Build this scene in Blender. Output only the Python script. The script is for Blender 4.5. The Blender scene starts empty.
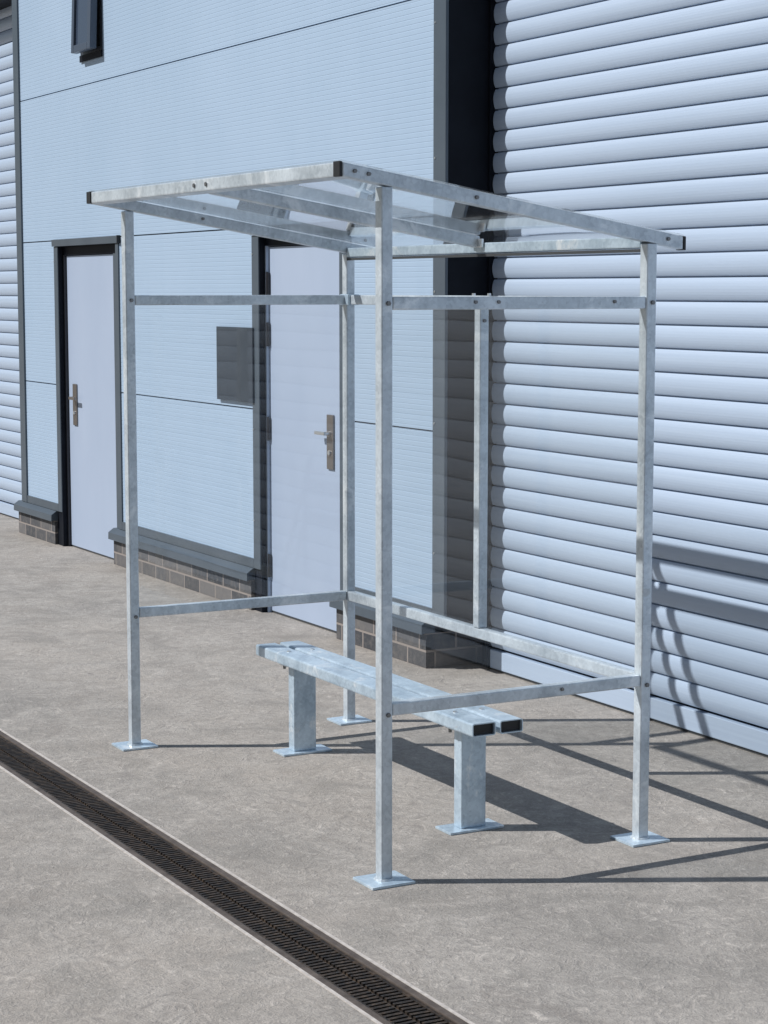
import bpy, bmesh, math, random
from mathutils import Vector, Matrix
random.seed(7)
S = bpy.context.scene
COL = S.collection
R = math.radians

# ------------------------------------------------------------------ materials
def mat(name, color, rough=.6, metal=0.0, spec=.5):
    m = bpy.data.materials.new(name); m.use_nodes = True
    b = m.node_tree.nodes['Principled BSDF']
    b.inputs['Base Color'].default_value = (*color, 1)
    b.inputs['Roughness'].default_value = rough
    b.inputs['Metallic'].default_value = metal
    b.inputs['Specular IOR Level'].default_value = spec
    return m

class NT:
    def __init__(s, m):
        s.m = m; s.t = m.node_tree; s.N = s.t.nodes; s.L = s.t.links
        s.b = s.N['Principled BSDF']
        s.co = s.N.new('ShaderNodeTexCoord').outputs['Object']
    def link(s, a, b): s.L.new(a, b)
    def mapping(s, scale, rot=(0, 0, 0)):
        n = s.N.new('ShaderNodeMapping'); n.inputs['Scale'].default_value = scale
        n.inputs['Rotation'].default_value = rot
        s.link(s.co, n.inputs[0]); return n.outputs[0]
    def noise(s, scale, detail=4, rough=.6, dist=0, vec=None):
        n = s.N.new('ShaderNodeTexNoise'); n.inputs['Scale'].default_value = scale
        n.inputs['Detail'].default_value = detail; n.inputs['Roughness'].default_value = rough
        n.inputs['Distortion'].default_value = dist
        s.link(vec if vec is not None else s.co, n.inputs['Vector']); return n.outputs['Fac']
    def voronoi(s, scale, feature='F1', vec=None):
        n = s.N.new('ShaderNodeTexVoronoi'); n.inputs['Scale'].default_value = scale; n.feature = feature
        s.link(vec if vec is not None else s.co, n.inputs['Vector']); return n
    def ramp(s, fac, stops):
        n = s.N.new('ShaderNodeValToRGB'); e = n.color_ramp.elements
        while len(e) < len(stops): e.new(.5)
        for k, (p, c) in enumerate(stops):
            e[k].position = p; e[k].color = (*c, 1) if len(c) == 3 else c
        s.link(fac, n.inputs[0]); return n.outputs[0]
    def math(s, op, a, b=None):
        n = s.N.new('ShaderNodeMath'); n.operation = op
        for k, v in enumerate((a, b)):
            if v is None: continue
            if isinstance(v, (int, float)): n.inputs[k].default_value = v
            else: s.link(v, n.inputs[k])
        return n.outputs[0]
    def mix(s, fac, a, b, mode='MIX'):
        n = s.N.new('ShaderNodeMix'); n.data_type = 'RGBA'; n.blend_type = mode
        for sock, v in ((n.inputs['Factor'], fac), (n.inputs['A'], a), (n.inputs['B'], b)):
            if isinstance(v, (int, float)): sock.default_value = v
            elif isinstance(v, tuple): sock.default_value = (*v, 1)
            else: s.link(v, sock)
        return n.outputs['Result']
    def bump(s, h, strength, dist=.01):
        n = s.N.new('ShaderNodeBump'); n.inputs['Strength'].default_value = strength
        n.inputs['Distance'].default_value = dist
        s.link(h, n.inputs['Height']); s.link(n.outputs[0], s.b.inputs['Normal'])
    def color(s, c): s.link(c, s.b.inputs['Base Color'])
    def rough(s, c): s.link(c, s.b.inputs['Roughness'])

def g(v): return (v, v, v)

# ground: brushed, weathered concrete
M_ground = mat('yard_concrete', (.33, .30, .28), .9, spec=.25); n = NT(M_ground)
big = n.noise(.55, 5, .6, .4)
mid = n.noise(4, 7, .72, 1.0)
swirl = n.noise(10.5, 5, .64, 3.2)
curl = n.noise(31, 3, .6, 2.4)
fine = n.noise(170, 3, .6)
patch = n.noise(2.6, 5, .7, .8)
c = n.ramp(big, [(.28, (.245, .234, .220)), (.5, (.325, .300, .272)), (.72, (.42, .380, .338))])
c = n.mix(n.ramp(mid, [(.38, g(0)), (.66, g(.75))]), c, (.45, .42, .385))
c = n.mix(n.math('MULTIPLY', n.ramp(patch, [(.36, g(1)), (.50, g(0))]), .5), c, (.215, .205, .19))
pm = n.ramp(patch, [(.35, g(.15)), (.62, g(1))])
c = n.mix(n.math('MULTIPLY', n.math('MULTIPLY', n.ramp(swirl, [(.34, g(1)), (.50, g(0))]), .65), pm), c, (.22, .205, .195))
c = n.mix(n.math('MULTIPLY', n.math('MULTIPLY', n.ramp(swirl, [(.57, g(0)), (.68, g(1))]), .55), pm), c, (.66, .605, .55))
c = n.mix(n.math('MULTIPLY', n.ramp(curl, [(.36, g(1)), (.47, g(0))]), .32), c, (.21, .195, .185))
c = n.mix(n.math('MULTIPLY', n.ramp(curl, [(.60, g(0)), (.70, g(1))]), .38), c, (.66, .61, .56))
c = n.mix(n.math('MULTIPLY', n.ramp(fine, [(.32, g(1)), (.46, g(0))]), .45), c, (.17, .16, .155))
c = n.mix(n.math('MULTIPLY', n.ramp(fine, [(.60, g(0)), (.70, g(1))]), .35), c, (.62, .58, .54))
stain = n.noise(1.3, 5, .72, 1.2, n.mapping((1, 2.4, 1), (0, 0, .3)))
c = n.mix(n.math('MULTIPLY', n.ramp(stain, [(.55, g(0)), (.70, g(1))]), .40), c, (.25, .225, .205))
n.color(c)
n.bump(n.math('ADD', n.math('ADD', n.math('MULTIPLY', swirl, .8), n.math('MULTIPLY', curl, .5)), n.math('MULTIPLY', fine, .35)), .6, .012)

# cladding, blue-grey micro-rib
M_clad = mat('cladding_paint', (.36, .50, .64), .42, spec=.4); n = NT(M_clad)
v = n.noise(.8, 4, .6); v2 = n.noise(9, 3, .6, 0, n.mapping((1, 1, .12)))
c = n.ramp(v, [(.3, (.370, .490, .632)), (.7, (.400, .520, .666))])
c = n.mix(n.math('MULTIPLY', n.ramp(v2, [(.5, g(0)), (.75, g(1))]), .18), c, (.33, .45, .59)); n.color(c)
M_shut = mat('shutter_paint', (.50, .59, .72), .38, spec=.45); n = NT(M_shut)
v = n.noise(2.0, 5, .65, 0, n.mapping((.25, 1, 26))); v2 = n.noise(1.0, 3, .5)
c = n.ramp(v, [(.3, (.40, .490, .620)), (.7, (.455, .550, .680))])
c = n.mix(n.math('MULTIPLY', n.ramp(v2, [(.5, g(0)), (.8, g(1))]), .2), c, (.36, .455, .57)); n.color(c)
M_door = mat('door_paint', (.44, .52, .67), .4, spec=.4); n = NT(M_door)
v = n.noise(1.6, 4, .6, 0, n.mapping((1, 1, .4)))
n.color(n.ramp(v, [(.3, (.375, .455, .59)), (.7, (.415, .495, .63))]))
M_trim = mat('grey_trim_paint', (.105, .135, .165), .4, spec=.5); n = NT(M_trim)
v = n.noise(4, 4, .6); n.color(n.ramp(v, [(.3, (.066, .088, .112)), (.7, (.084, .108, .134))]))
M_dark = mat('dark_reveal_paint_and_shade', (.014, .018, .027), .6, spec=.15); n = NT(M_dark)  # dark paint, deepened so the recess shade is in its colour
v = n.noise(5, 3, .6); n.color(n.ramp(v, [(.3, (.005, .007, .012)), (.7, (.009, .012, .019))]))
M_black = mat('black_plastic_and_bore_shade', (.012, .013, .015), .5)
M_rubber = mat('rubber', (.05, .055, .06), .7)
# brick
M_brick = mat('dark_brick', (.1, .1, .1), .85, spec=.25); n = NT(M_brick)
sep = n.N.new('ShaderNodeSeparateXYZ'); n.link(n.co, sep.inputs[0])
cmb = n.N.new('ShaderNodeCombineXYZ')
n.link(n.math('ADD', sep.outputs[0], sep.outputs[1]), cmb.inputs[0]); n.link(n.math('ADD', sep.outputs[2], .004), cmb.inputs[1])
bt = n.N.new('ShaderNodeTexBrick'); n.link(cmb.outputs[0], bt.inputs['Vector'])
bt.inputs['Scale'].default_value = 1; bt.inputs['Brick Width'].default_value = .225; bt.inputs['Row Height'].default_value = .085
bt.inputs['Mortar Size'].default_value = .006; bt.inputs['Mortar Smooth'].default_value = .15; bt.inputs['Bias'].default_value = 0
bt.inputs['Color1'].default_value = (.055, .060, .070, 1); bt.inputs['Color2'].default_value = (.17, .165, .165, 1)
bt.inputs['Mortar'].default_value = (.30, .265, .245, 1)
v = n.noise(22, 5, .7)
c = n.mix(n.math('MULTIPLY', n.ramp(v, [(.45, g(0)), (.75, g(1))]), .5), bt.outputs['Color'], (.24, .22, .20)); n.color(c)
n.bump(n.math('SUBTRACT', n.math('MULTIPLY', v, .3), bt.outputs['Fac']), .6, .006)
M_core = mat('block_wall', (.10, .10, .105), .9); n = NT(M_core)
n.color(n.ramp(n.noise(6, 4), [(.3, g(.08)), (.7, g(.13))]))
# galvanised steel
def galv(name, lo, hi, metal, r0, r1, streak):
    m = mat(name, hi, .45, metal); n = NT(m)
    vo = n.voronoi(95, 'F1')
    sp = n.N.new('ShaderNodeSeparateColor'); n.link(vo.outputs['Color'], sp.inputs[0])
    cl = n.noise(7, 5, .6, .5); st = n.noise(5.0, 5, .7, .6); run = n.noise(3.0, 4, .65, .3, n.mapping((6, 6, .7)))
    f = n.math('ADD', n.math('MULTIPLY', sp.outputs[0], .16), n.math('MULTIPLY', cl, .9))
    f = n.math('ADD', f, n.math('MULTIPLY', n.math('SUBTRACT', run, .5), .35))
    c = n.ramp(f, [(.28, lo), (.55, tuple((a + b) / 2 for a, b in zip(lo, hi))), (.85, hi)])
    c = n.mix(n.math('MULTIPLY', n.ramp(st, [(.56, g(0)), (.66, g(1))]), streak), c, (.90, .95, .98))
    rs = n.noise(13, 4, .7, .3)
    c = n.mix(n.math('MULTIPLY', n.ramp(rs, [(.68, g(0)), (.74, g(1))]), .35), c, (.36, .34, .31))
    n.color(c)
    n.rough(n.math('ADD', n.math('MULTIPLY', f, r1 - r0), r0))
    n.bump(n.math('ADD', cl, n.math('MULTIPLY', sp.outputs[0], .1)), .08, .004)
    return m
M_galv = galv('galvanised_steel', (.42, .48, .53), (.79, .87, .93), .36, .26, .44, .7)
M_galv_sky = galv('sky_tinted_galvanised_steel', (.36, .47, .57), (.72, .86, .97), .38, .24, .44, .75)  # bluer copy of the galvanised steel, sky reflection put into its colour
M_bolt = mat('bolt_steel', (.22, .22, .22), .45, .8)
M_zinc = mat('zinc_bolt', (.75, .77, .78), .3, .9)
M_handle = mat('satin_bronze_handle', (.30, .27, .25), .38, .85)
M_hinge = mat('dark_hinge', (.04, .042, .05), .5, .3)
# drain
M_iron = mat('cast_iron', (.03, .03, .032), .6, .3); n = NT(M_iron)
v = n.noise(40, 4, .7); n.color(n.ramp(v, [(.35, (.014, .012, .0115)), (.50, (.034, .025, .019)), (.68, (.10, .07, .048))])); n.bump(v, .2, .003)
M_rail = mat('weathered_edge_steel', (.14, .12, .11), .65, .4); n = NT(M_rail)
v = n.noise(14, 5, .7); n.color(n.ramp(v, [(.3, (.075, .060, .052)), (.7, (.175, .145, .125))]))
M_pale = mat('pale_channel_concrete', (.5, .47, .44), .9); n = NT(M_pale)
n.color(n.ramp(n.noise(30, 4, .7), [(.3, (.38, .35, .33)), (.7, (.62, .58, .54))]))
M_pit = mat('channel_near_black', (.012, .011, .010), .95)  # near-black floor colour under the grating
M_plaque = mat('dark_glossy_panel', (.045, .05, .056), .12, 0, .35); n = NT(M_plaque)
n.color(n.ramp(n.noise(7, 3), [(.3, (.026, .040, .058)), (.7, (.040, .056, .076))]))
M_winframe = mat('window_frame_paint', (.03, .036, .05), .4)
M_sash = mat('sash_frame_paint', (.06, .08, .115), .35)

def pane_mat(name, tint, f0, dust_glare, graze):
    m = bpy.data.materials.new(name); m.use_nodes = True
    t = m.node_tree; N = t.nodes; L = t.links; N.remove(N['Principled BSDF'])
    out = N['Material Output']
    tr = N.new('ShaderNodeBsdfTransparent'); tr.inputs[0].default_value = (*tint, 1)
    gl = N.new('ShaderNodeBsdfGlossy'); gl.inputs['Roughness'].default_value = .015; gl.inputs['Color'].default_value = (1, 1, 1, 1)
    lw = N.new('ShaderNodeLayerWeight')
    pw = N.new('ShaderNodeMath'); pw.operation = 'POWER'; L.new(lw.outputs['Facing'], pw.inputs[0]); pw.inputs[1].default_value = 5
    ma = N.new('ShaderNodeMath'); ma.operation = 'MULTIPLY_ADD'; L.new(pw.outputs[0], ma.inputs[0]); ma.inputs[1].default_value = graze; ma.inputs[2].default_value = f0
    # the sheet is a little wavy
    tc = N.new('ShaderNodeTexCoord'); no = N.new('ShaderNodeTexNoise'); no.inputs['Scale'].default_value = 2.2; no.inputs['Detail'].default_value = 1
    L.new(tc.outputs['Object'], no.inputs['Vector'])
    bu = N.new('ShaderNodeBump'); bu.inputs['Strength'].default_value = .06; bu.inputs['Distance'].default_value = .02
    L.new(no.outputs['Fac'], bu.inputs['Height']); L.new(bu.outputs[0], gl.inputs['Normal'])
    mx = N.new('ShaderNodeMixShader'); L.new(ma.outputs[0], mx.inputs[0]); L.new(tr.outputs[0], mx.inputs[1]); L.new(gl.outputs[0], mx.inputs[2])
    # a thin film of dust; heavier on the roof, standing in for glare
    df = N.new('ShaderNodeBsdfDiffuse'); df.inputs[0].default_value = (.6, .62, .64, 1)
    n2 = N.new('ShaderNodeTexNoise'); n2.inputs['Scale'].default_value = 3; n2.inputs['Detail'].default_value = 5
    L.new(tc.outputs['Object'], n2.inputs['Vector'])
    mu = N.new('ShaderNodeMath'); mu.operation = 'MULTIPLY'; L.new(n2.outputs['Fac'], mu.inputs[0]); mu.inputs[1].default_value = dust_glare
    m2 = N.new('ShaderNodeMixShader'); L.new(mu.outputs[0], m2.inputs[0]); L.new(mx.outputs[0], m2.inputs[1]); L.new(df.outputs[0], m2.inputs[2])
    L.new(m2.outputs[0], out.inputs['Surface'])
    return m
M_pane = pane_mat('clear_polycarbonate', (.985, .99, .99), .027, .005, .55)
M_roof = pane_mat('clear_roof_sheet', (.98, .985, .985), .045, .035, .95)
M_glass = mat('dark_window_glass', (.05, .07, .11), .05, 0, 1.0)

# ------------------------------------------------------------------ mesh helpers
class MB:
    def __init__(s): s.bm = bmesh.new()
    def box(s, x0, x1, y0, y1, z0, z1, bev=0, mtx=None):
        b = bmesh.new()
        vs = [b.verts.new((x, y, z)) for x in (x0, x1) for y in (y0, y1) for z in (z0, z1)]
        for f in ((0, 1, 3, 2), (4, 6, 7, 5), (0, 4, 5, 1), (2, 3, 7, 6), (0, 2, 6, 4), (1, 5, 7, 3)): b.faces.new([vs[i] for i in f])
        if bev: bmesh.ops.bevel(b, geom=b.edges[:], offset=bev, segments=2, affect='EDGES', profile=.6)
        s._add(b, mtx); return s
    def _add(s, b, mtx=None):
        if mtx is not None: bmesh.ops.transform(b, matrix=mtx, verts=b.verts)
        bmesh.ops.recalc_face_normals(b, faces=b.faces)
        me = bpy.data.meshes.new('tmp'); b.to_mesh(me); b.free(); s.bm.from_mesh(me); bpy.data.meshes.remove(me)
    def tube_x(s, x0, x1, y0, y1, z0, z1, t=.004, bev=.004):
        """hollow rectangular tube along X with open ends"""
        b = bmesh.new()
        def ring(x, d):
            r = max(bev - d * .5, .001); pts = []
            for cy, cz, a0 in ((y1 - d - r, z1 - d - r, 0), (y0 + d + r, z1 - d - r, 90), (y0 + d + r, z0 + d + r, 180), (y1 - d - r, z0 + d + r, 270)):
                for k in range(3):
                    a = R(a0 + 45 * k); pts.append(b.verts.new((x, cy + r * math.cos(a), cz + r * math.sin(a))))
            return pts
        rs = [ring(x0, 0), ring(x1, 0), ring(x1, t), ring(x0, t)]
        nn = len(rs[0])
        for k in range(4):
            A, B = rs[k], rs[(k + 1) % 4]
            for i in range(nn): b.faces.new((A[i], A[(i + 1) % nn], B[(i + 1) % nn], B[i]))
        s._add(b); return s
    def strip_x(s, prof, x0, x1):
        """profile of (y,z) swept along X, open sheet"""
        b = s.bm
        A = [b.verts.new((x0, y, z)) for y, z in prof]; B = [b.verts.new((x1, y, z)) for y, z in prof]
        for i in range(len(prof) - 1): b.faces.new((A[i], B[i], B[i + 1], A[i + 1]))
        return s
    def prism_x(s, prof, x0, x1):
        b = bmesh.new()
        A = [b.verts.new((x0, y, z)) for y, z in prof]; B = [b.verts.new((x1, y, z)) for y, z in prof]
        nn = len(prof)
        for i in range(nn): b.faces.new((A[i], A[(i + 1) % nn], B[(i + 1) % nn], B[i]))
        b.faces.new(A); b.faces.new(B[::-1]); s._add(b); return s
    def cyl(s, p, axis, r, h, seg=12, bev=0):
        b = bmesh.new()
        bmesh.ops.create_cone(b, cap_ends=True, segments=seg, radius1=r, radius2=r * .92, depth=h)
        q = Vector((0, 0, 1)).rotation_difference(Vector(axis)).to_matrix().to_4x4()
        s._add(b, Matrix.Translation(Vector(p) + Vector(axis).normalized() * h / 2) @ q); return s
    def build(s, name, m, parent=None, smooth=False):
        me = bpy.data.meshes.new(name); s.bm.to_mesh(me); s.bm.free(); me.materials.append(m)
        o = bpy.data.objects.new(name, me); COL.objects.link(o)
        if parent is not None: o.parent = parent
        if smooth:
            for p in me.polygons: p.use_smooth = True
        return o

def tag(o, label=None, cat=None, group=None, kind=None):
    if label: o['label'] = label
    if cat: o['category'] = cat
    if group: o['group'] = group
    if kind: o['kind'] = kind
    return o
def thing(name, loc, label, cat, group=None):
    o = bpy.data.objects.new(name, None); COL.objects.link(o); o.location = loc; o.empty_display_size = .2
    return tag(o, label, cat, group)
def copy_part(o, parent, loc=None):
    c = o.copy(); COL.objects.link(c); c.parent = parent
    if loc is not None: c.location = loc
    for ch in list(o.children): copy_part(ch, c)
    return c
def box(name, m, parent, x0, x1, y0, y1, z0, z1, bev=0): return MB().box(x0, x1, y0, y1, z0, z1, bev).build(name, m, parent)

# ------------------------------------------------------------------ ground
DX0, DX1, DY0, DY1 = -15.0, 4.0, -.5675, -.3625       # drain slot
mb = MB(); b = mb.bm
xs = [-150, DX0, DX1, 150]; ys = [-150, DY0, DY1, 150]
P = {(i, j): b.verts.new((x, y, 0)) for i, x in enumerate(xs) for j, y in enumerate(ys)}
for i in range(3):
    for j in range(3):
        if (i, j) != (1, 1): b.faces.new((P[i, j], P[i + 1, j], P[i + 1, j + 1], P[i, j + 1]))
gr = mb.build('ground', M_ground); tag(gr, 'weathered pale concrete yard', 'ground', kind='structure')

# ------------------------------------------------------------------ drain
drain = thing('drainage_channel', (0, -.465, 0), 'long dark slotted drainage channel set flush in the concrete yard in front of the shelter', 'drain')
h = .1025
mb = MB(); mb.prism_x([(-h, .002), (-h, -.16), (h, -.16), (h, .002), (h - .010, .002), (h - .010, -.13), (-h + .010, -.13), (-h + .010, .002)], DX0, DX1)
mb.build('channel_body', M_pale, drain)
box('channel_floor', M_pit, drain, DX0, DX1, -h + .012, h - .012, -.128, -.075)
for sgn in (-1, 1):
    a, c_ = sorted((sgn * (h - .0105), sgn * (h - .032)))
    box('edge_rail', M_rail, drain, DX0, DX1, a, c_, -.07, .001, .002)
def grating():
    m_ = MB(); L = .4998; w = .0695
    m_.box(0, L, -w, -w + .010, -.03, -.004); m_.box(0, L, w - .010, w, -.03, -.004)
    m_.box(0, L, -.0045, .0045, -.03, -.011)
    k = .012
    while k < L - .008:
        sk = .002
        for s0, s1, d in ((-w + .0105, -.0047, 1), (.0047, w - .0105, -1)):
            bb = bmesh.new()
            lo = [(k + sk * d * .5, s0), (k + .0115 + sk * d * .5, s0), (k + .0115 - sk * d * .5, s1), (k - sk * d * .5, s1)]
            V = [bb.verts.new((x, y, z)) for z in (-.026, -.005) for x, y in lo]
            for f in ((0, 3, 2, 1), (4, 5, 6, 7), (0, 1, 5, 4), (1, 2, 6, 5), (2, 3, 7, 6), (3, 0, 4, 7)): bb.faces.new([V[i] for i in f])
            m_._add(bb)
        k += .0208
    return m_.build('grating', M_iron, drain)
g0 = grating(); g0.location.x = -11.0
for k in range(1, 28): copy_part(g0, drain, (-11.0 + .5 * k, 0, 0))
box('channel_cover', M_iron, drain, DX0, -11.004, -.0715, .0715, -.03, -.004)
box('channel_cover', M_iron, drain, 3.0, DX1, -.0715, .0715, -.03, -.004)

# ------------------------------------------------------------------ building
YF = 1.797            # cladding face
YS = 2.03             # shutter curtain
YD = 1.845             # door leaf face
TOP = 6.4
bld = thing('industrial_unit', (0, 0, 0), 'pale blue-grey ribbed metal clad industrial unit with two plain doors and roller shutters', 'building')
XC, XL = -2.69, -8.735  # cladding right / left ends
D1 = (-7.86, -6.96); D2 = (-4.655, -3.82)      # door leaves
O1 = (-7.885, -6.80); O2 = (-4.675, -3.67)      # openings in the cladding (inside the trims)
# body of the unit behind the skin
mb = MB()
for x0, x1 in ((XL, O1[0] - .0), (O1[1], O2[0]), (O2[1], XC)): mb.box(x0 + .012, x1 - (.2 if x1 == XC else .012), YF + .03, 8, .0, 2.15)
mb.box(XL + .012, XC - .012, YF + .03, 8, 2.152, TOP)
for x0, x1 in ((-14, XL + .01), (XC - .01, 5.6)): mb.box(x0, x1, YS + .06, 8, 0, 4.2)
for x0, x1 in ((-14, XL + .009), (XC - .009, 5.6)): mb.box(x0, x1, YF + .04, 8, 3.93, TOP)
mb.box(-15.5, -14.001, YF + .04, 8, 0, TOP); mb.box(5.601, 7.5, YF + .04, 8, 0, TOP)
for o in (O1, O2): mb.box(o[0], o[1], YD + .06, 4, 0, 2.149)
mb.build('wall_core', M_core, bld)
box('roof', M_trim, bld, -15.6, 7.6, YF - .04, 8.1, TOP + .002, TOP + .09)

def clad(x0, x1, z0, z1, holes=()):
    pit, gv, dp = .0245, .005, .0008
    m_ = MB()
    def sheet(a, b_, c_, d_):
        prof = [(YF + .028, c_)]; z = c_
        prof.append((YF, c_))
        k = math.ceil(c_ / pit)
        while k * pit + gv < d_:
            zz = k * pit
            if zz > c_ + .003: prof += [(YF, zz), (YF + dp, zz + gv * .3), (YF + dp, zz + gv * .7), (YF, zz + gv)]
            k += 1
        prof += [(YF, d_), (YF + .028, d_)]
        m_.strip_x(prof, a, b_)
        for xx in (a, b_):     # side edges
            vs = [m_.bm.verts.new(q) for q in ((xx, YF + .0025, c_), (xx, YF + .028, c_), (xx, YF + .028, d_), (xx, YF + .0025, d_))]
            m_.bm.faces.new(vs)
    if not holes: sheet(x0, x1, z0, z1)
    else:
        hx0, hx1, hz0, hz1 = holes
        sheet(x0, hx0, z0, z1); sheet(hx1, x1, z0, z1); sheet(hx0, hx1, z0, hz0)
        if hz1 < z1: sheet(hx0, hx1, hz1, z1)
    return m_.build('cladding_panel', M_clad, bld)
WX = (-7.38, -6.985); WZ = (3.255, 4.02)
gp = .0035
zs = [.282, 1.112, 2.092, 3.080, 4.07, 5.06, TOP]
cols = [(XL + .10, O1[0] - .075), (O1[1] + .05, O2[0] - .085), (O2[1] + .05, XC - .102)]
for z0, z1 in zip(zs[:2], zs[1:3]):
    for a, c_ in cols: clad(a, c_, z0 + gp, z1 - gp)
for z0, z1 in zip(zs[2:-1], zs[3:]):
    clad(XL + .10, XC - .102, z0 + gp, z1 - gp, (*WX, *WZ) if z0 == 3.080 else ())
# over the shutters
for a, c_ in ((-14, XL - .003), (XC + .003, 5.6)):
    for z0, z1 in ((3.95, 5.06), (5.06, TOP)): clad(a, c_, z0 + gp, z1 - gp)
for a, c_ in ((-15.5, -14.004), (5.604, 7.5)):
    for z0, z1 in ((.3, 2.092), (2.092, 4.07), (4.07, TOP)): clad(a, c_, z0 + gp, z1 - gp)

# trims: corner pieces, jamb pieces, bottom pieces (all sit proud of the cladding)
def trim(x0, x1, z0, z1, y0=YF - .009, y1=YF + .031): box('panel_trim', M_trim, bld, x0, x1, y0, y1, z0, z1, .002)
box('corner_trim', M_trim, bld, XC - .108, XC + .002, YF - .012, YF + .004, .236, TOP, .003)
box('corner_trim', M_trim, bld, XL - .004, XL + .108, YF - .012, YF + .004, .236, TOP, .003)
trim(O1[0] - .075, O1[0], .236, 2.05); trim(O1[1], O1[1] + .05, .236, 2.05)
trim(O2[0] - .085, O2[0], .236, 2.05); trim(O2[1], O2[1] + .05, .236, 2.05)
for a, c_ in ((XL + .109, O1[0] - .076), (O1[1] + .051, O2[0] - .086), (O2[1] + .051, XC - .113)): trim(a, c_, .236, .288)
for z in (.55, 1.15, 1.75, 2.35, 2.95, 3.55): MB().cyl((XC - .09, YF - .0121, z), (0, -1, 0), .005, .003, 8).build('screw', M_zinc, bld)
for x in (O1[0] - .066, O2[0] - .076):
    for z in (.5, 1.0, 1.5, 1.95): MB().cyl((x, YF - .0091, z), (0, -1, 0), .005, .003, 8).build('screw', M_zinc, bld)
# head flashings over the doors
for o in (O1, O2):
    MB().prism_x([(YF + .02, 2.052), (YF - .018, 2.052), (YF - .020, 2.096), (YF + .02, 2.104)], o[0] - .085, o[1] + .065).build('head_flashing', M_trim, bld)
    box('flashing_end', M_black, bld, o[1] + .0655, o[1] + .074, YF - .024, YF + .018, 2.050, 2.100)
    box('door_lintel', M_dark, bld, o[0], o[1], YF + .034, YD + .05, 1.992, 2.051)
# dark reveals
for o in (O1, O2):
    box('door_reveal', M_dark, bld, o[0] - .011, o[0] + .003, YF - .002, YD + .05, .0, 2.051)
    box('door_reveal', M_dark, bld, o[1] - .003, o[1] + .011, YF - .002, YD + .05, .0, 2.051)
for x in (XC, XL):
    s = 1 if x == XC else -1
    a, c_ = sorted((x - s * .011, x + s * .003))
    box('shutter_reveal', M_dark, bld, a, c_, YF + .0045, YS + .055, .236, TOP - 2.48)
box('shutter_lintel', M_dark, bld, XC + .004, 5.6, YF - .004, YS + .06, 3.86, 3.945)
box('shutter_lintel', M_dark, bld, -14, XL - .005, YF - .004, YS + .06, 3.86, 3.945)
# brick plinths and sills
for a, c_ in ((XL - .06, O1[0] - .12), (O1[1] - .075, O2[0] - .10), (O2[1] - .08, XC - .15)):
    box('brick_plinth', M_brick, bld, a, c_, 1.778, YF + .029 if c_ != XC - .15 else YS + .055, 0, .165)
    MB().prism_x([(YF + .025, .234), (YF - .010, .234), (YF - .047, .208), (YF - .048, .164), (YF - .042, .164), (YF - .042, .167), (YF + .025, .167)], a - .022, c_ + .008).build('sill', M_trim, bld)
for a, c_ in ((-15.5, -14.004), (5.604, 7.5)): box('brick_plinth', M_brick, bld, a, c_, 1.778, YF + .039, 0, .29)
for o in (O1, O2): box('jamb_base', M_dark, bld, o[0] - .13, o[0] - .012, YF + .002, YD + .05, 0, .233)

# doors
def door(d, o, hinge_left):
    leaf = box('door', M_door, bld, d[0], d[1], YD, YD + .045, .012, 1.988, .002)
    f = MB(); 
    f.box(o[0] + .004, d[0] - .003, YD - .018, YD + .05, 0, 1.994)
    f.build('door_frame', M_shut if hinge_left else M_hinge, leaf)
    MB().box(d[1] + .004, o[1] - .004, YD - .012, YD + .05, 0, 1.994).build('door_frame', M_trim, leaf)
    box('threshold', M_rubber, leaf, d[0] - .002, d[1] + .003, YD + .004, YD + .04, .001, .011)
    hx = d[1] - .110 if hinge_left else d[0] + .135
    s = -1 if hinge_left else 1
    hp = MB(); hp.box(hx - .036, hx + .036, YD - .010, YD, .845, 1.125, .003); hp.build('handle_plate', M_handle, leaf)
    lv = MB(); lv.cyl((hx, YD - .010, 1.03), (0, -1, 0), .011, .030)
    a, c_ = sorted((hx - s * .01, hx + s * .100)); lv.box(a, c_, YD - .050, YD - .034, 1.02, 1.04, .005)
    lv.build('lever', M_zinc if hinge_left else M_handle, leaf)
    MB().cyl((hx, YD - .0102, .93), (0, -1, 0), .013, .008).build('lock_cylinder', M_zinc, leaf)
    if hinge_left:
        for z in (.20, .95, 1.46, 1.73):
            hg = MB(); hg.box(d[0] - .006, d[0] + .012, YD - .014, YD - .001, z, z + .12, .002); hg.cyl((d[0] - .001, YD - .014, z - .004), (0, 0, 1), .008, .128)
            hg.build('hinge', M_hinge, leaf)
    return leaf
dl = door(D1, O1, False); tag(dl, 'door with its lever handle on the left')
dr = door(D2, O2, True); tag(dr, 'door with four hinges on the left and its handle on the right')

# roller shutters
def shutter(x0, x1, ztop):
    m_ = MB(); pit = .0945; z = .105; prof = []
    while z < ztop:
        prof += [(YS + .020, z), (YS + .020, z + .0055)]
        for k in range(13):
            a = (1 - math.cos(math.pi * k / 12)) / 2; zz = z + .0060 + a * (pit - .0068)
            bul = min(1, (a * (1 - a) * 4) ** .80)
            prof.append((YS + .004 - .0118 * bul, zz))
        z += pit
    m_.strip_x(prof, x0, x1)
    sh = m_.build('roller_shutter', M_shut, bld)
    bb = MB(); bb.box(x0, x1, YS - .008, YS + .03, .012, .098, .004); bb.build('bottom_bar', M_shut, sh)
    box('rubber_strip', M_rubber, sh, x0, x1, YS, YS + .022, .001, .011)
    return sh
sh = shutter(XC + .022, 5.55, 4.0)
box('guide_rail', M_dark, sh, XC + .0045, XC + .020, YS - .022, YS + .05, .002, 3.855, .003)
box('guide_rail', M_dark, sh, 5.553, 5.6, YS - .022, YS + .05, .002, 3.855, .003)
box('shutter_jamb', M_dark, bld, 5.6005, 5.603, YF, YS + .06, 0, 3.86)
sh2 = shutter(-13.95, XL - .05, 4.0)
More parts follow.
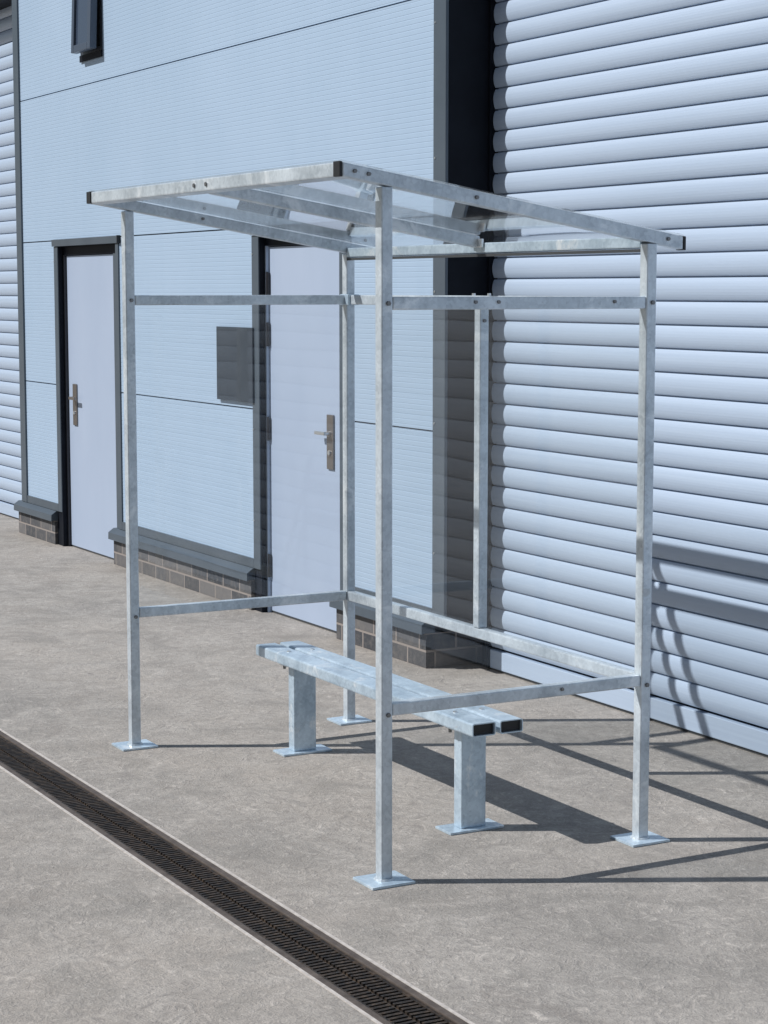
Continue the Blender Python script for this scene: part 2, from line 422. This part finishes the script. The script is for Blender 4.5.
box('guide_rail', M_dark, sh2, XL - .048, XL - .0045, YS - .022, YS + .05, .002, 3.855, .003)

# window with a top-hung sash pushed a little open
win = box('window', M_dark, bld, WX[0] + .002, WX[1] - .002, YF + .029, YF + .0295, WZ[0], WZ[1])
fr = MB(); 
fr.box(WX[0], WX[0] + .025, YF - .004, YF + .10, WZ[0], WZ[1]); fr.box(WX[1] - .04, WX[1], YF - .004, YF + .10, WZ[0], WZ[1])
fr.box(WX[0] + .0255, WX[1] - .0405, YF - .004, YF + .10, WZ[0], WZ[0] + .04); fr.box(WX[0] + .0255, WX[1] - .0405, YF - .004, YF + .10, WZ[1] - .03, WZ[1])
fr.build('window_frame', M_winframe, win)
hinge = Matrix.Translation((0, YF - .008, WZ[1] - .01)) @ Matrix.Rotation(R(-2.2), 4, 'X')
hz = WZ[1] - WZ[0] - .03; sx0, sx1 = WX[0] + .030, WX[1] - .015
sa = MB()
for q in ((sx0, sx0 + .045, -hz, 0), (sx1 - .06, sx1, -hz, 0), (sx0 + .0455, sx1 - .0605, -hz, -hz + .045), (sx0 + .0455, sx1 - .0605, -.045, 0)):
    sa.box(q[0], q[1], -.045, 0, q[2], q[3], .004, hinge)
sash = sa.build('sash', M_sash, win)
gl = MB().box(sx0 + .044, sx1 - .059, -.030, -.018, -hz + .044, -.044, 0, hinge).build('glass', M_glass, sash)
box('dark_interior_strip', M_dark, win, WX[0], WX[1] + .002, YF - .012, YF - .0045, WZ[0] - .03, WZ[0] + .012, .002)  # dark strip standing in for the unlit interior below the sash

# dark panel on the wall beside the door
pq = box('notice_panel', M_plaque, None, -5.215, -4.735, YF - .020, YF - .0095, 1.145, 1.555, .003)
pq.location = (0, 0, 0)
tag(pq, 'dark grey glossy rectangular panel fixed to the cladding left of the hinged door', 'panel')

# ------------------------------------------------------------------ shelter
L, W = 2.0102, .9383
T = .0190      # half the tube
sl = -.161     # roof fall
zb = lambda y: 2.054 + sl * y          # underside of the side beams
ZR, ZL = 1.719, .524
shel = thing('shelter', (0, 0, 0), 'open fronted galvanised steel tube shelter with clear panels and a sloping clear roof', 'shelter')
def bolt(parent, p, axis, r=.0075, h=.006, m=M_bolt):
    return MB().cyl(p, axis, r, h, 6).build('bolt', m, parent)
for (x, y) in ((-L, 0), (0, 0), (0, W), (-L, W)):
    ztop = zb(y) - .002
    po = box('post', M_galv, shel, x - T, x + T, y - T, y + T, .008, ztop, .0045)
    box('base_plate', M_galv_sky, po, x - .064, x + .064, y - .072, y + .072, 0, .0085, .0015)
    wd = MB(); wd.cyl((x, y, .0086), (0, 0, 1), .031, .005, 16); wd.build('weld', M_galv, po)
    for (z, w_) in ((ZR, 1), (ZL - .014, 1)):
        bolt(po, (x + T, y + .004, z), (1, 0, 0))
# side rails, upper and lower, on both ends
for x in (-L, 0):
    for z in (ZR, ZL):
        ra = box('side_rail', M_galv, shel, x - T + .002, x + T - .002, T + .0008, W - T - .0008, z - T, z + T, .0045)
        if x == 0:
            for yy in ((.30, .38, .80) if z > 1 else (.62,)): bolt(ra, (x + T - .002, yy, z + .003), (1, 0, 0), .006, .005)
box('rear_rail', M_galv, shel, -L + T + .0008, -T - .0008, W - T + .002, W + T - .002, ZL - T, ZL + T, .0045)
XM = -.99
rr = box('rear_rail', M_galv, shel, -L + T + .031, -T - .0008, W - T + .002, W + T - .002, ZR - T, ZR + T, .0045)
bolt(rr, (XM - .055, W, ZR + T), (0, 0, 1), .008, .008, M_zinc); bolt(rr, (XM + .05, W, ZR + T), (0, 0, 1), .008, .008, M_zinc)
box('clamp_bracket', M_galv_sky, shel, -L - T - .004, -L + T + .0302, W - T - .008, W + T + .004, ZR - T - .002, ZR + T + .003, .004)
mp = box('mullion', M_galv, shel, XM - T, XM + T, W - T, W + T, ZL + T + .0008, ZR - T - .0008, .0045)
bolt(mp, (XM + T, W, ZR - .07), (1, 0, 0), .007)
# rear roof support beam between the rear posts + seal below it
ang = math.atan(sl)
def sloped(name, m, x0, x1, y0, y1, zlow, hgt, bev=.0045, parent=shel):
    """tube that follows the fall of the roof; zlow(y) is its underside"""
    bb = bmesh.new(); V = []
    for x in (x0, x1):
        for y in (y0, y1):
            for dz in (0, hgt): V.append(bb.verts.new((x, y, zlow(y) + dz)))
    for f in ((0, 1, 3, 2), (4, 6, 7, 5), (0, 4, 5, 1), (2, 3, 7, 6), (0, 2, 6, 4), (1, 5, 7, 3)): bb.faces.new([V[i] for i in f])
    if bev: bmesh.ops.bevel(bb, geom=bb.edges[:], offset=bev, segments=2, affect='EDGES', profile=.6)
    m_ = MB(); m_._add(bb); return m_.build(name, m, parent)
YB0, YB1 = -.15, W + .125
H = .041
for x in (-L, 0):
    sb = sloped('side_beam', M_galv, x - T, x + T, YB0 + .006, YB1 - .006, zb, H)
    sloped('end_cap', M_black, x - T - .001, x + T + .001, YB0 - .004, YB0 + .0055, lambda y: zb(y) - .001, H + .002, .0015, sb)
    sloped('end_cap', M_black, x - T - .001, x + T + .001, YB1 - .0055, YB1 + .004, lambda y: zb(y) - .001, H + .002, .0015, sb)
    for yy in (YB0 + .045, YB0 + .09, .30, W + .06): bolt(sb, (x + T, yy, zb(yy) + H * .55), (1, 0, 0), .0065)
fb = sloped('front_beam', M_galv, -L + T + .0008, -T - .0008, YB0, YB0 + .041, zb, H)
for xx in (-1.022, -.925): bolt(fb, (xx, YB0 - .0002, zb(YB0) + H * .5), (0, -1, 0), .0075, .005)
sloped('middle_beam', M_galv, XM - T, XM + T, YB0 + .042, W - T - .001, zb, H)
rb = sloped('rear_beam', M_galv_sky, -L + T + .0008, -T - .0008, W - T, W + T, lambda y: zb(y) - .018, .036)
box('rear_seal', M_rubber, rb, -L + T + .002, -T - .002, W - T + .001, W - T + .012, zb(W) - .028, zb(W) - .0185)
box('clamp_bracket', M_zinc, shel, XM - .028, XM + .045, W - T - .012, W - T - .0015, zb(W) + .004, zb(W) + .034, .002)
# roof sheet lies on the beams
sloped('roof_panel', M_roof, -L - T, T, YB0 + .004, YB1 - .004, lambda y: zb(y) + H + .0015, .004, 0)
# wall panes
box('side_panel', M_pane, shel, -.0025, .0025, T + .001, W - T - .001, ZL + T + .0008, ZR - T - .0008)
box('side_panel', M_pane, shel, -L - .0025, -L + .0025, T + .001, W - T - .001, ZL + T + .0008, ZR - T - .0008)
box('rear_panel', M_pane, shel, -L + T + .001, XM - T - .001, W - .0025, W + .0025, ZL + T + .0008, ZR - T - .0008)
box('rear_panel', M_pane, shel, XM + T + .001, -T - .001, W - .0025, W + .0025, ZL + T + .0008, ZR - T - .0008)

# ------------------------------------------------------------------ bench
BX0, BX1, BZ = -1.835, -.215, .390
BY = .532
ben = thing('bench', (0, 0, 0), 'low galvanised steel bench of two box tubes on two pedestal legs inside the shelter', 'bench')
for y0 in (BY - .094, BY + .009):
    ss = MB().tube_x(BX0, BX1, y0, y0 + .086, BZ - .043, BZ, .0035, .006).build('seat_slat', M_galv_sky, ben)
    for e0, e1 in ((BX0 + .012, BX0 + .02), (BX1 - .02, BX1 - .012)): box('bore_shade', M_black, ss, e0, e1, y0 + .0037, y0 + .0823, BZ - .0393, BZ - .0037)  # black blocks added as the shade inside the open tube ends
for x in (-1.622, -.385):
    lg = box('leg', M_galv_sky, ben, x - .024, x + .024, BY - .047, BY + .047, .008, BZ - .0495, .004)
    box('base_plate', M_galv_sky, lg, x - .050, x + .050, BY - .102, BY + .102, 0, .0085, .0015)
    box('seat_bracket', M_galv, lg, x - .026, x + .026, BY - .080, BY + .080, BZ - .049, BZ - .0435)
    bolt(lg, (x + .024, BY + .01, BZ - .062), (1, 0, 0), .007)
    for yy in (BY - .05, BY + .05): bolt(lg, (x - .012, yy, BZ), (0, 0, 1), .009, .004, M_zinc)
    bolt(lg, (x, BY + .092, BZ - .02), (0, 1, 0), .007, .02)
    bolt(lg, (x - .01, BY - .07, BZ - .0492), (0, 0, -1), .006, .014)

# ------------------------------------------------------------------ light
az, el = math.atan(.52), R(44.3)      # sun travels towards +Y and +X
d = Vector((math.sin(az) * math.cos(el), math.cos(az) * math.cos(el), -math.sin(el)))
sun = bpy.data.lights.new('sun', 'SUN'); sun.energy = 5.0; sun.angle = R(.5); sun.color = (1, .985, .97)
so = bpy.data.objects.new('sun', sun); COL.objects.link(so); so.rotation_euler = d.to_track_quat('-Z', 'Y').to_euler()
w = bpy.data.worlds.new('World'); S.world = w; w.use_nodes = True
sky = w.node_tree.nodes.new('ShaderNodeTexSky'); sky.sky_type = 'NISHITA'; sky.sun_disc = False
sky.sun_elevation = el
to = -d; sky.sun_rotation = math.atan2(to.x, to.y)
bg = w.node_tree.nodes['Background']; bg.inputs[1].default_value = .05
w.node_tree.links.new(sky.outputs[0], bg.inputs[0])

# ------------------------------------------------------------------ camera
f_px, pitch, yaw = 1975.8, .1118, .5008
cam = bpy.data.cameras.new('camera'); co = bpy.data.objects.new('camera', cam); COL.objects.link(co)
co.location = (5.0401, -2.7584, 1.757)
fw = Vector((-math.cos(yaw) * math.cos(pitch), math.sin(yaw) * math.cos(pitch), -math.sin(pitch)))
co.rotation_euler = fw.to_track_quat('-Z', 'Y').to_euler()
cam.sensor_fit = 'HORIZONTAL'; cam.sensor_width = 36; cam.lens = 36 * f_px / 768
cam.clip_start = .05; cam.clip_end = 600
S.camera = co
S.view_settings.view_transform = 'Standard'; S.view_settings.look = 'None'
S.view_settings.gamma = 1; S.view_settings.use_curve_mapping = False
S.view_settings.exposure = -.2
S.cycles.max_bounces = 10; S.cycles.transparent_max_bounces = 24; S.cycles.caustics_reflective = False; S.cycles.caustics_refractive = False
